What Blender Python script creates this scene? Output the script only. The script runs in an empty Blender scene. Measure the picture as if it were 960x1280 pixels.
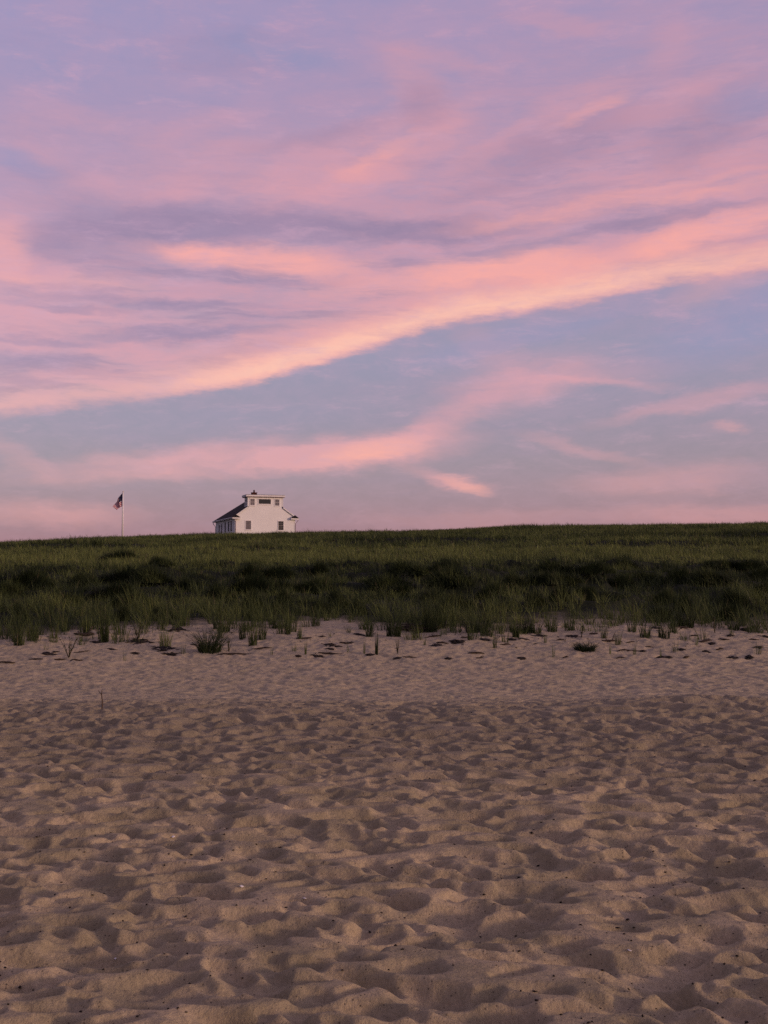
import bpy, bmesh, math, random
import numpy as np
from mathutils import Vector, Matrix
R = math.radians
rng = np.random.default_rng(7)
random.seed(7)
scene = bpy.context.scene
COL = scene.collection
F = 1400.0            # focal length of the photograph in its own pixels (960 x 1280)
EYE = 1.6
HOR = 715.0
PITCH = math.atan((HOR-640.0)/F)

# ------------------------------------------------------------------ helpers
def ray(px,py):
    """direction in the world of a pixel of the photograph, from the eye"""
    d=Vector(((px-480)/F,1,-(py-640)/F)).normalized()
    return Matrix.Rotation(PITCH,3,'X')@d
def link(o):
    COL.objects.link(o); return o
def tag(o, label=None, cat=None, group=None, kind=None):
    if label: o['label'] = label
    if cat: o['category'] = cat
    if group: o['group'] = group
    if kind: o['kind'] = kind
    return o
def empty(name, loc, rz=0):
    o = bpy.data.objects.new(name, None); o.empty_display_size = .2
    o.location = loc; o.rotation_euler = (0,0,rz); return link(o)
def np_mesh(name, verts, faces_list, mats=(), smooth=False, fmat=None):
    """verts (N,3); faces_list: list of (M,k) index arrays"""
    me = bpy.data.meshes.new(name)
    verts = np.asarray(verts, np.float32)
    me.vertices.add(len(verts)); me.vertices.foreach_set('co', verts.ravel())
    tot = np.concatenate([np.full(len(f), f.shape[1], np.int32) for f in faces_list])
    idx = np.concatenate([f.ravel() for f in faces_list]).astype(np.int32)
    me.loops.add(len(idx)); me.loops.foreach_set('vertex_index', idx)
    me.polygons.add(len(tot))
    st = np.concatenate([[0], np.cumsum(tot)[:-1]]).astype(np.int32)
    me.polygons.foreach_set('loop_start', st); me.polygons.foreach_set('loop_total', tot)
    if smooth: me.polygons.foreach_set('use_smooth', np.ones(len(tot), bool))
    if fmat is not None: me.polygons.foreach_set('material_index', np.asarray(fmat, np.int32))
    for m in mats: me.materials.append(m)
    me.update(calc_edges=True); me.validate()
    return me
def set_color(me, cols, name='tint'):
    a = me.color_attributes.new(name, 'FLOAT_COLOR', 'POINT')
    c = np.ones((len(me.vertices),4), np.float32); c[:,:3] = cols
    a.data.foreach_set('color', c.ravel())

class MB:
    """collects simple solids into one mesh"""
    def __init__(s): s.v=[]; s.f=[]; s.m=[]
    def add(s, vs, fs, mi=0):
        b=len(s.v); s.v += [tuple(p) for p in vs]; s.f += [tuple(i+b for i in f) for f in fs]; s.m += [mi]*len(fs)
    def box(s, a, b, mi=0):
        x0,y0,z0=a; x1,y1,z1=b
        s.add([(x0,y0,z0),(x1,y0,z0),(x1,y1,z0),(x0,y1,z0),(x0,y0,z1),(x1,y0,z1),(x1,y1,z1),(x0,y1,z1)],
              [(0,3,2,1),(4,5,6,7),(0,1,5,4),(1,2,6,5),(2,3,7,6),(3,0,4,7)], mi)
    def prism(s, poly, h0, h1, axis='y', mi=0):
        """poly of (a,b) extruded along axis"""
        n=len(poly)
        def P(a,b,h): return (a,h,b) if axis=='y' else ((h,a,b) if axis=='x' else (a,b,h))
        vs=[P(a,b,h0) for a,b in poly]+[P(a,b,h1) for a,b in poly]
        fs=[tuple(range(n)), tuple(reversed(range(n,2*n)))]+[(i,i+n,(i+1)%n+n,(i+1)%n) for i in range(n)]
        s.add(vs,fs,mi)
    def tube(s, pts, rad, n=8, mi=0, cap=True):
        pts=[Vector(p) for p in pts]
        if not hasattr(rad,'__len__'): rad=[rad]*len(pts)
        rings=[]; 
        for i,p in enumerate(pts):
            d=(pts[min(i+1,len(pts)-1)]-pts[max(i-1,0)]).normalized()
            u=d.cross(Vector((0,0,1)) if abs(d.z)<.9 else Vector((0,1,0))).normalized(); w=d.cross(u)
            rings.append([p+(u*math.cos(2*math.pi*k/n)+w*math.sin(2*math.pi*k/n))*rad[i] for k in range(n)])
        vs=[q for r in rings for q in r]; fs=[]
        for i in range(len(pts)-1):
            for k in range(n):
                fs.append((i*n+k, i*n+(k+1)%n, (i+1)*n+(k+1)%n, (i+1)*n+k))
        if cap: fs += [tuple(reversed(range(n))), tuple(range((len(pts)-1)*n, len(pts)*n))]
        s.add(vs,fs,mi)
    def build(s, name, mats, parent=None, smooth=False):
        if not isinstance(mats,(list,tuple)): mats=[mats]
        me=bpy.data.meshes.new(name); me.from_pydata(s.v,[],s.f)
        for m in mats: me.materials.append(m)
        me.polygons.foreach_set('material_index', s.m)
        bm=bmesh.new(); bm.from_mesh(me); bmesh.ops.recalc_face_normals(bm, faces=bm.faces); bm.to_mesh(me); bm.free()
        if smooth: me.polygons.foreach_set('use_smooth',[True]*len(me.polygons))
        o=bpy.data.objects.new(name,me); link(o)
        if parent: o.parent=parent
        return o

# ------------------------------------------------------------------ node helpers
class NT:
    def __init__(s, nt): s.nt=nt; nt.nodes.clear()
    def n(s, t, **k):
        nd=s.nt.nodes.new(t)
        for a,b in k.items(): setattr(nd,a,b)
        return nd
    def put(s, sock, v):
        if isinstance(v, bpy.types.NodeSocket): s.nt.links.new(v, sock)
        elif v is not None:
            if sock.type=='RGBA' and len(v)==3: v=(*v,1)
            sock.default_value=v
    def math(s, op, a, b=None, c=None, clamp=False):
        nd=s.n('ShaderNodeMath', operation=op, use_clamp=clamp)
        s.put(nd.inputs[0],a); s.put(nd.inputs[1],b) if b is not None else None; s.put(nd.inputs[2],c) if c is not None else None
        return nd.outputs[0]
    def mix(s, f, a, b, blend='MIX'):
        nd=s.n('ShaderNodeMix', data_type='RGBA', blend_type=blend)
        s.put(nd.inputs[0],f); s.put(nd.inputs[6],a); s.put(nd.inputs[7],b); return nd.outputs[2]
    def noise(s, vec, scale, detail=4, rough=.5, dist=0, dim='3D'):
        nd=s.n('ShaderNodeTexNoise', noise_dimensions=dim)
        if vec is not None: s.put(nd.inputs['Vector'],vec)
        nd.inputs['Scale'].default_value=scale; nd.inputs['Detail'].default_value=detail
        nd.inputs['Roughness'].default_value=rough; nd.inputs['Distortion'].default_value=dist
        return nd
    def mapr(s, v, a, b, c=0., d=1., smooth=True):
        nd=s.n('ShaderNodeMapRange', interpolation_type='SMOOTHSTEP' if smooth else 'LINEAR')
        s.put(nd.inputs[0],v)
        for i,x in zip((1,2,3,4),(a,b,c,d)): nd.inputs[i].default_value=x
        return nd.outputs[0]
    def mapping(s, vec, loc=(0,0,0), rot=(0,0,0), scale=(1,1,1), typ='POINT'):
        nd=s.n('ShaderNodeMapping', vector_type=typ); s.put(nd.inputs[0],vec)
        nd.inputs[1].default_value=loc; nd.inputs[2].default_value=rot; nd.inputs[3].default_value=scale
        return nd.outputs[0]
def srgb(r,g,b):
    f=lambda c: (c/255/12.92) if c<=10.3 else ((c/255+.055)/1.055)**2.4
    return (f(r),f(g),f(b))
def material(name, col, rough=.8, spec=.3, noise_amt=.15, scale=6, metallic=0, bump=0, bscale=60, stretch=(1,1,1)):
    m=bpy.data.materials.new(name); m.use_nodes=True; t=NT(m.node_tree)
    out=t.n('ShaderNodeOutputMaterial'); p=t.n('ShaderNodeBsdfPrincipled'); t.nt.links.new(p.outputs[0],out.inputs[0])
    tc=t.n('ShaderNodeTexCoord').outputs['Object']
    v=t.mapping(tc, scale=stretch)
    nz=t.noise(v,scale,5,.6).outputs[0]
    lo=tuple(c*(1-noise_amt) for c in col); hi=tuple(min(1,c*(1+noise_amt)) for c in col)
    t.put(p.inputs['Base Color'], t.mix(t.mapr(nz,.3,.7), lo, hi))
    p.inputs['Roughness'].default_value=rough; p.inputs['Specular IOR Level'].default_value=spec; p.inputs['Metallic'].default_value=metallic
    if bump:
        b=t.n('ShaderNodeBump'); b.inputs['Strength'].default_value=bump; b.inputs['Distance'].default_value=.01
        t.put(b.inputs['Height'], t.noise(v,bscale,4,.6).outputs[0]); t.put(p.inputs['Normal'], b.outputs[0])
    return m

# ------------------------------------------------------------------ numpy noise
def vnoise(x, y, seed):
    r=np.random.default_rng(seed); T=r.random((256,256)).astype(np.float32)
    xi=np.floor(x).astype(int); yi=np.floor(y).astype(int); fx=x-xi; fy=y-yi
    fx=fx*fx*(3-2*fx); fy=fy*fy*(3-2*fy)
    a=T[yi%256,xi%256]; b=T[yi%256,(xi+1)%256]; c=T[(yi+1)%256,xi%256]; d=T[(yi+1)%256,(xi+1)%256]
    return (a*(1-fx)+b*fx)*(1-fy)+(c*(1-fx)+d*fx)*fy-.5
def fbm(x,y,seed,oct=4,g=.5):
    s=0; a=1; n=0
    for i in range(oct):
        s=s+a*vnoise(x*2**i+17.3*i,y*2**i+5.1*i,seed+i); n+=a; a*=g
    return s/n*2       # about -1..1
def sst(a,b,x):
    t=np.clip((x-a)/(b-a),0,1); return t*t*(3-2*t)

# ------------------------------------------------------------------ terrain
CY=np.array([-4000,-60,-8,0,9,12.5,14.5,17,19.5,22,25,28,31,35,40,46,50,55,60,80,100,125,150,185,230,300,600,4000.])
CZ=np.array([-1.5,-1.2,-.1,0,0,.05,-.07,-.33,-.45,-.36,-.12,.12,.28,.48,.74,1.0,1.2,1.36,1.62,2.6,3.7,5.15,6.45,7.62,8.0,7.4,4,2.])
def pchip(xs, ys, x):
    h=np.diff(xs); d=np.diff(ys)/h; m=np.zeros_like(ys); m[0]=d[0]; m[-1]=d[-1]
    for i in range(1,len(xs)-1):
        if d[i-1]*d[i]>0:
            w1=2*h[i]+h[i-1]; w2=h[i]+2*h[i-1]; m[i]=(w1+w2)/(w1/d[i-1]+w2/d[i])
    i=np.clip(np.searchsorted(xs,x)-1,0,len(xs)-2); t=(x-xs[i])/h[i]
    return ((2*t**3-3*t**2+1)*ys[i]+(t**3-2*t**2+t)*h[i]*m[i]+(-2*t**3+3*t**2)*ys[i+1]+(t**3-t**2)*h[i]*m[i+1])
RX=(np.array([-900,-400,0,60,140,200,270,380,500,570,640,760,960,1400,2200])-480)*160/F
RP=np.array([700,692,680,677,672,670.2,668.3,666.2,664.5,662,658.6,656.6,654.5,653,655])
RZ=(666.5-RP)*160/F
def grass_start(x):
    return 27.2+2.8*fbm(x*.33,x*0+3.3,91,4,.65)+2.6*np.exp(-((x+1.6)/1.3)**2)-2.2*sst(-6.5,-9.5,x)+.5*sst(3,6,x)
# long dark shrubby banks: (x, y, half length x, half depth y, height)
BANKS=[(-13,53,4.2,1.9,.50),(-18.5,47,3.0,1.6,.45),(-9.5,60,3.8,2,.38),(-5.2,46.5,3.6,1.7,.62),(2.2,49,4.0,1.8,.62),(4.4,55,4.4,1.9,.60),(10.2,49,3.9,1.6,.50),(11.0,57,4.2,1.9,.62),
       (16.0,52,3.6,1.9,.70),(18.0,46,3.2,1.5,.5),(-1.0,42,1.7,1.0,.4),(6.8,43,2.4,1.2,.45),(-9.2,42.5,2.6,1.2,.42),(12.5,42,2.2,1.1,.4),(-14,41,2.3,1.1,.4),(-4.6,40,1.5,.9,.3),(2.6,40.5,1.5,.9,.3),
       (23,56,5,2,.6),(-24,54,5,2,.5),(29,50,5,2,.6),(-30,50,5,2,.5),(-2.5,58,3.2,1.5,.3),(22,96,9,2.5,.5),(-30,104,9,2.5,.4),(2,110,11,2.5,.5),(-12,93,6,2,.35),(38,112,8,2.5,.5)]
def banks(x,y):
    b=np.zeros_like(x)
    for i,(bx,by,lx,ly,h) in enumerate(BANKS):
        q=((x-bx)/lx)**2+((y-by-.25*np.sin(x*.9+i))/ly)**2
        b=np.maximum(b,h*np.exp(-q**1.5))
    return b
def macro(x,y):
    z=pchip(CY,CZ,y)
    z=z+np.interp(x,RX,RZ)*sst(55,165,y)
    g=sst(28,36,y)*(1-sst(70,120,y)*.45)
    near=np.clip(g,0,1)*(1-sst(180,400,y))
    z=z+near*(.22*fbm(x*.16+9,y*.16,11,3)+.10*fbm(x*.55,y*.5,12,3))
    tus=np.clip(.5-np.abs(fbm(x*.42,y*.36,13,2))*1.5,0,.5)*2
    z=z+near*(1-sst(60,85,y)*.6)*sst(29,35,y)*.30*tus*tus
    z=z+banks(x,y)
    z=z+.05*fbm(x*.3,y*.35,21,3)*(1-near)*(1-sst(300,800,np.abs(y)))
    z=z+.10*np.exp(-((x-3.9)/1.3)**2-((y-13.2)/.7)**2)          # low mound on the berm
    z=z+.10*fbm(x*.5,y*.6,24,3)*sst(24,27,y)*(1-sst(33,38,y))   # little sand hillocks at the dune foot
    return z
# trampled sand: a raster of overlapping bowls with crisp crests
X0,X1,Y0,Y1,DX=-17.,17.,-2.,37.,.0125
NX=int((X1-X0)/DX); NY=int((Y1-Y0)/DX)
def make_raster():
    H=np.full((NY,NX),.035,np.float32)
    n=int((X1-X0)*(Y1-Y0)*72)
    px=rng.uniform(X0,X1,n); py=rng.uniform(Y0,Y1,n)
    big=rng.random(n)
    a=np.where(big<.22,rng.uniform(.10,.17,n),rng.uniform(.03,.09,n)); asp=rng.uniform(.29,.58,n); th=rng.normal(0,.38,n)-.12
    d=rng.uniform(.6,1.2,n)*a*.345; z0=-rng.random(n)**1.1*.056*np.clip(a/.12,.35,1.5)
    for i in range(n):
        r=a[i]*1.75; k=int(r/DX)
        cx=int((px[i]-X0)/DX); cy=int((py[i]-Y0)/DX)
        x0,x1,y0,y1=max(cx-k,0),min(cx+k+1,NX),max(cy-k,0),min(cy+k+1,NY)
        if x1<=x0 or y1<=y0: continue
        gx=(np.arange(x0,x1)*DX+X0-px[i])[None,:]; gy=(np.arange(y0,y1)*DX+Y0-py[i])[:,None]
        c,s=math.cos(th[i]),math.sin(th[i]); u=(gx*c+gy*s)/a[i]; v=(-gx*s+gy*c)/(a[i]*asp[i])
        q=u*u+v*v
        q=q*(1+.25*u)          # steeper on one side
        np.minimum(H[y0:y1,x0:x1], z0[i]+d[i]*q, out=H[y0:y1,x0:x1])
    for _ in range(1):      # slightly rounded crests
        for ax in (0,1):
            H=.25*np.roll(H,1,ax)+.5*H+.25*np.roll(H,-1,ax)
    yy,xx=np.mgrid[0:NY,0:NX]; xx=xx*DX+X0; yy=yy*DX+Y0
    H+=.007*fbm(xx*1.1,yy*1.3,31,2).astype(np.float32)
    H+=.0045*fbm(xx*9,yy*11,33,3).astype(np.float32)
    return H
RAS=make_raster()
def pits(x,y):
    u=np.clip((x-X0)/DX,0,NX-1.01); v=np.clip((y-Y0)/DX,0,NY-1.01)
    i=u.astype(int); j=v.astype(int); fx=u-i; fy=v-j
    h=(RAS[j,i]*(1-fx)+RAS[j,i+1]*fx)*(1-fy)+(RAS[j+1,i]*(1-fx)+RAS[j+1,i+1]*fx)*fy
    m=sst(X0,X0+1.5,x)*(1-sst(X1-1.5,X1,x))*sst(Y0,Y0+1,y)*(1-sst(Y1-4,Y1-.5,y))
    amp=1.12-.5*sst(13.5,19,y)-.2*sst(24,30,y)
    return h*m*amp
def height(x,y):
    x=np.asarray(x,float); y=np.asarray(y,float)
    return macro(x,y)+pits(x,y)
def ground_at(px,py,ymin=16):
    d=ray(px,py); ys=np.linspace(ymin,80,4000); t=ys/d.y
    zs=EYE+t*d.z; h=height(t*d.x,ys); k=np.argmax(h>=zs)
    return Vector((t[k]*d.x,ys[k],h[k]))

# rows and columns of the one ground sheet
rows=[-3000,-1000,-300,-100,-40,-15,-8,-5,-3.5]
y=-2.5
while y<3.3: rows.append(y); y+=.05
while y<37: rows.append(y); y+=.0125+.0023*max(0,y-4)
while y<72: rows.append(y); y+=.13+.004*(y-37)
while y<240: rows.append(y); y+=.6
while y<4000: rows.append(y); y+=(y-230)*.25+1
rows=np.array(rows); NC=1100
s=np.linspace(-1,1,NC); w=3.2+.43*np.clip(rows,0,260)
outer=np.array([1.04,1.1,1.2,1.35,1.6,2.,3.,5.,9.,20.])
S=np.concatenate([-outer[::-1],s,outer])
GX=S[None,:]*w[:,None]; 
far=np.abs(S)>1
GX[:,far]=np.sign(S[far])*(w[:,None]+(np.abs(S[far])-1)[None,:]*(8+.8*w[:,None])+ (np.abs(S[far])>6)[None,:]*900*(np.abs(S[far])/9)[None,:])
GY=np.repeat(rows[:,None],GX.shape[1],1)
GZ=height(GX,GY)
nr,nc=GX.shape
idx=np.arange(nr*nc).reshape(nr,nc)
faces=np.stack([idx[:-1,:-1],idx[:-1,1:],idx[1:,1:],idx[1:,:-1]],-1).reshape(-1,4)

# sand material
def sand_mat():
    m=bpy.data.materials.new('sand'); m.use_nodes=True; t=NT(m.node_tree)
    out=t.n('ShaderNodeOutputMaterial'); p=t.n('ShaderNodeBsdfPrincipled'); t.nt.links.new(p.outputs[0],out.inputs[0])
    tc=t.n('ShaderNodeTexCoord').outputs['Object']
    att=t.n('ShaderNodeAttribute',attribute_name='tint').outputs['Color']
    sep=t.n('ShaderNodeSeparateColor'); t.put(sep.inputs[0],att)
    veg,damp,dry_or_lit=sep.outputs
    patch=t.noise(t.mapping(tc,scale=(1,1.3,.3)),1.9,5,.62).outputs[0]
    fine=t.noise(tc,38,4,.7).outputs[0]
    grain=t.noise(tc,420,2,.8).outputs[0]
    c=t.mix(t.mapr(patch,.36,.66), SAND_A, SAND_B)
    c=t.mix(t.mapr(fine,.35,.75,0,.38), c, SAND_C)
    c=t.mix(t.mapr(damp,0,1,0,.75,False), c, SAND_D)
    c=t.mix(t.math('MULTIPLY',dry_or_lit,.40), c, (.50,.42,.275))  # sand beyond the berm: dry tone plus its slope's brighter light in the colour
    c=t.mix(t.mapr(grain,.52,.72,0,.55), c, SAND_C)
    c=t.mix(t.mapr(grain,.46,.30,0,.35), c, SAND_E)
    vor=t.n('ShaderNodeTexVoronoi'); t.put(vor.inputs['Vector'],tc); vor.inputs['Scale'].default_value=70
    vs=t.n('ShaderNodeSeparateColor'); t.put(vs.inputs[0],vor.outputs['Color'])
    sp=t.math('MULTIPLY', t.mapr(vor.outputs['Distance'],.34,.22), t.math('GREATER_THAN',vs.outputs[0],.90))
    c=t.mix(t.math('MULTIPLY',sp,.6), c, (.045,.035,.03))
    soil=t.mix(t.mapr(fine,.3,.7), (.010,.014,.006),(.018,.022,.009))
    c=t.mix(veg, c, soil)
    t.put(p.inputs['Base Color'],c); p.inputs['Roughness'].default_value=.95; p.inputs['Specular IOR Level'].default_value=.12
    b=t.n('ShaderNodeBump'); b.inputs['Strength'].default_value=.85; b.inputs['Distance'].default_value=.018
    mid=t.noise(t.mapping(tc,scale=(1,1.5,1)),17,3,.6).outputs[0]
    hsum=t.math('MULTIPLY_ADD',mid,.9,t.math('MULTIPLY_ADD',grain,.14,t.math('MULTIPLY',fine,.6)))
    t.put(b.inputs['Height'],hsum); t.put(p.inputs['Normal'],b.outputs[0])
    return m
SAND_A=(.335,.278,.166); SAND_B=(.51,.405,.250); SAND_C=(.155,.134,.088); SAND_D=(.215,.182,.122); SAND_E=(.66,.54,.40)
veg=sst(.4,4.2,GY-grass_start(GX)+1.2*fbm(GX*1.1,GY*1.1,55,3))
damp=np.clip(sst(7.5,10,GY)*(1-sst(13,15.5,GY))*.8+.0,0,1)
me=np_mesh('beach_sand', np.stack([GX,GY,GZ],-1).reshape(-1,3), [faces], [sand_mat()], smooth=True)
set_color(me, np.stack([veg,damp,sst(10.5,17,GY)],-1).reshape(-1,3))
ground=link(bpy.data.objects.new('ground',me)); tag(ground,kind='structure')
del GX,GY,GZ,faces

# ------------------------------------------------------------------ grass blades
def veg_mat(name, rough=.6, trans=.25):
    m=bpy.data.materials.new(name); m.use_nodes=True; t=NT(m.node_tree)
    out=t.n('ShaderNodeOutputMaterial'); p=t.n('ShaderNodeBsdfPrincipled')
    att=t.n('ShaderNodeAttribute',attribute_name='tint').outputs['Color']
    t.put(p.inputs['Base Color'],att); p.inputs['Roughness'].default_value=rough; p.inputs['Specular IOR Level'].default_value=.15
    tr=t.n('ShaderNodeBsdfTranslucent'); t.put(tr.inputs[0],att)
    mx=t.n('ShaderNodeMixShader'); mx.inputs[0].default_value=trans
    t.nt.links.new(p.outputs[0],mx.inputs[1]); t.nt.links.new(tr.outputs[0],mx.inputs[2]); t.nt.links.new(mx.outputs[0],out.inputs[0])
    return m
M_GRASS=veg_mat('grass_blade'); 
def blades(base, length, lean_dir, lean, width, color, segs=3, seed=1):
    """base (N,3); curved tapering blades; returns verts, faces, colours"""
    n=len(base); r=np.random.default_rng(seed)
    t=np.linspace(0,1,segs+1)
    face=r.uniform(0,np.pi,n)                       # the way each blade's flat side looks
    sx=np.cos(face)*width*.5; sy=np.sin(face)*width*.5
    V=np.zeros((n,2*segs+1,3),np.float32); C=np.zeros((n,2*segs+1,3),np.float32)
    for k,tt in enumerate(t):
        out=lean*length*(tt**1.7); up=length*(tt-.32*lean*tt**2.2)
        cx=base[:,0]+np.cos(lean_dir)*out; cy=base[:,1]+np.sin(lean_dir)*out; cz=base[:,2]+up
        wd=(1-tt**1.5)
        if k<segs:
            V[:,2*k]=np.stack([cx-sx*wd,cy-sy*wd,cz],-1); V[:,2*k+1]=np.stack([cx+sx*wd,cy+sy*wd,cz],-1)
            C[:,2*k]=C[:,2*k+1]=color
        else:
            V[:,2*k]=np.stack([cx,cy,cz],-1); C[:,2*k]=color
    b=(np.arange(n)*(2*segs+1))[:,None]
    quads=[b+np.array([[2*k,2*k+1,2*k+3,2*k+2]]) for k in range(segs-1)]
    tri=b+np.array([[2*segs-2,2*segs-1,2*segs]])
    return V.reshape(-1,3), quads, tri, C.reshape(-1,3)
def pal(n, kind, r):
    """kind 0..1 : 0 olive-yellow grass, 1 dark shrubby green"""
    a=np.array([.165,.195,.056]); b=np.array([.062,.084,.027]); c=np.array([.014,.022,.009]); d=np.array([.13,.115,.06])
    k=np.clip(kind+r.normal(0,.12,n),0,1)[:,None]
    col=np.where(k<.5, a+(b-a)*k*2, b+(c-b)*(k*2-1))
    dry_or_lit=(r.random(n)<.07*(1-kind))[:,None]
    col=np.where(dry_or_lit,d,col)
    return col*r.uniform(.75,1.25,(n,1))
def scatter_band(y0,y1,tufts_per_m2,bl,length,width,spread,segs,seed,margin=1.5):
    r=np.random.default_rng(seed)
    W=lambda y: 480/F*y*1.12+4
    area=(y1-y0)*2*(W(y0)+W(y1))/2; n=int(area*tufts_per_m2)
    ty=r.uniform(y0,y1,int(n*1.0)); tx=r.uniform(-1,1,len(ty))*W(y1); ok=np.abs(tx)<W(ty); tx=tx[ok]; ty=ty[ok]
    # density: thins out at the dune foot, uneven everywhere
    e=ty-grass_start(tx)+1.0*fbm(tx*.9,ty*.9,77,3)
    dens=np.clip(.40*sst(-2.8,-.3,e)*np.clip(.25+2.6*fbm(tx*.8,ty*.9,88,3),0,1)+sst(-.8,3.6,e),0,1)*np.clip(.72+1.1*fbm(tx*.45,ty*.45,78,3),.12,1)
    dens=np.where(ty>35,np.maximum(dens,.62),dens); dens=np.where(banks(tx,ty)>.08,1,dens)
    ok=r.random(len(tx))<dens; tx=tx[ok]; ty=ty[ok]; e=e[ok]
    bk=banks(tx,ty)
    kind=.52+.12*sst(.05,.25,bk)+.38*fbm(tx*.22,ty*.2,79,3)+.30*fbm(tx*.9,ty*.7,85,3)-.42*sst(56,64,ty)*(1-sst(88,110,ty)*.55)+.12*sst(50,40,ty)+r.normal(0,.12,len(tx))
    hs=length*(1+.35*fbm(tx*.5,ty*.5,80,3)+.45*fbm(tx*1.3,ty*1.1,86,2))*r.uniform(.75,1.2,len(tx))*(.55+.45*sst(-1,4,e))*(1+.15*sst(.05,.3,bk))
    lump=sst(.02,.26,fbm(tx*.30,ty*.42,95,3))*sst(35,38,ty)*(1-sst(56,62,ty))
    mid_=sst(33,36,ty)*(1-sst(56,60,ty)); kind=kind-.22*(1-sst(54,60,ty))+.15*lump+.36*sst(.0,.4,fbm(tx*1.1,ty*.9,97,2))*mid_; hs=hs*(1-.38*mid_)*(1+.2*lump)
    far_l=sst(.12,.35,fbm(tx*.10,ty*.10,96,3))*sst(60,70,ty); kind=kind+.18*far_l; hs=hs*(1+.3*far_l)
    nb=np.maximum(3,(bl*r.uniform(.5,1.5,len(tx))).astype(int))
    rep=np.repeat(np.arange(len(tx)),nb); N=len(rep)
    ang=r.uniform(0,2*np.pi,N); rad=np.sqrt(r.random(N))*spread*np.repeat(r.uniform(.6,1.4,len(tx)),nb)
    bx=tx[rep]+np.cos(ang)*rad; by=ty[rep]+np.sin(ang)*rad
    bz=macro(bx,by)-.03
    if y0<37: bz=height(bx,by)-.02
    wind=2.7    # tips lean a little to the left
    ldx=np.cos(ang)*.7+np.cos(wind)*.35; ldy=np.sin(ang)*.7+np.sin(wind)*.35
    L=hs[rep]*r.uniform(.35,1.3,N)
    return blades(np.stack([bx,by,bz],-1),L,np.arctan2(ldy,ldx),r.uniform(.08,.85,N),width*r.uniform(.6,1.4,N),pal(N,kind[rep],r),segs,seed)
bands=[(25.5,36,10,22,.62,.012,.12,3,101),(36,46,10,16,.58,.015,.13,3,102),(46,60,8,14,.52,.020,.15,2,103),
       (60,90,7,12,.46,.030,.22,2,104),(90,135,4.5,11,.44,.045,.30,2,105),(135,196,3.0,11,.46,.055,.38,2,106)]
vs=[];qs=[];ts=[];cs=[];off=0
for a in bands:
    v,q,tr,c=scatter_band(*a)
    vs.append(v); cs.append(c); qs += [x+off for x in q]; ts.append(tr+off); off+=len(v)
me=np_mesh('dune_grass',np.concatenate(vs),[np.concatenate(qs),np.concatenate(ts)],[M_GRASS]); set_color(me,np.concatenate(cs))
print('grass verts',off)
g=link(bpy.data.objects.new('dune_grass',me)); tag(g,'dense dark green beach grass covering the dune behind the sand','grass',kind='stuff')
del vs,qs,ts,cs

# ------------------------------------------------------------------ separate plants at the dune foot
def blade_plant(name, px, py, hpx, wpx, n, dark, label, cat, group=None, lean=(.1,.6), width=.010, seed=0, segs=4, fan=None):
    p=ground_at(px,py); sc=p.y/F; h=hpx*sc*1.3; wr=max(wpx*sc*.68,.02); n=int(n*1.6)
    r=np.random.default_rng(1000+seed)
    ang=r.uniform(0,2*np.pi,n); rad=np.sqrt(r.random(n))*wr*.65
    bx=np.cos(ang)*rad; by=np.sin(ang)*rad
    bz=np.array([height(p.x+a,p.y+b) for a,b in zip(bx,by)]).ravel()-p.z-.02
    L=h*(r.uniform(.35,1.2,n)); ld=ang+r.normal(0,1.0,n)
    ln=r.uniform(lean[0],lean[1],n)*np.clip(wr/ (h*.45+1e-4),.25,1.6)
    k=np.full(n,dark)
    v,q,t,c=blades(np.stack([bx,by,bz],-1),L,ld,np.clip(ln,0,1.3),width*r.uniform(.6,1.4,n),pal(n,k,r),segs,seed)
    me=np_mesh(name,v,[np.concatenate(q),t],[M_GRASS]); set_color(me,c)
    o=link(bpy.data.objects.new(name,me)); o.location=p; tag(o,label,cat,group); return o
M_STEM=material('stem',(.060,.055,.030),.8,.1,.3,30)
M_LEAF=material('leaf',(.045,.055,.026),.7,.15,.35,20)
def stem_plant(name, px, py, hpx, wpx, n, label, cat, group=None, seed=0, leaves=6):
    """branching stemmed beach plant: stems as one part, leaves as another"""
    p=ground_at(px,py); sc=p.y/F; h=hpx*sc; wr=wpx*sc*.5; r=random.Random(seed)
    root=empty(name,p); tag(root,label,cat,group)
    st=MB(); lf=MB()
    for i in range(n):
        a=r.uniform(0,2*math.pi); tilt=r.uniform(.1,1.)*wr
        pts=[]; 
        for k in range(5):
            t=k/4; pts.append((math.cos(a)*tilt*t**1.2+r.uniform(-.01,.01)*t, math.sin(a)*tilt*t**1.2, h*t*r.uniform(.93,1.05)-.02))
        st.tube(pts,[.007,.006,.005,.004,.002],5)
        for _ in range(leaves):
            t=r.uniform(.3,1); k=min(3,int(t*4)); q=Vector(pts[k]).lerp(Vector(pts[k+1]),t*4-k if t<1 else 1)
            b=r.uniform(0,2*math.pi); l=r.uniform(.04,.09); wv=l*.22; d=Vector((math.cos(b),math.sin(b),r.uniform(.1,.8))).normalized(); sd=d.cross(Vector((0,0,1))).normalized()*wv
            lf.add([q,q+d*l*.5+sd,q+d*l,q+d*l*.5-sd],[(0,1,2,3)])
    st.build('stems',M_STEM,root,True); lf.build('leaves',M_LEAF,root)
    return root
TUFT='tuft of green beach grass growing alone on the sand at the dune foot'; TG='single grass tufts at the dune foot'
THIN='few thin upright grass blades sprouting from bare sand below the dune'; THG='thin grass sprouts on the open sand'
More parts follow.
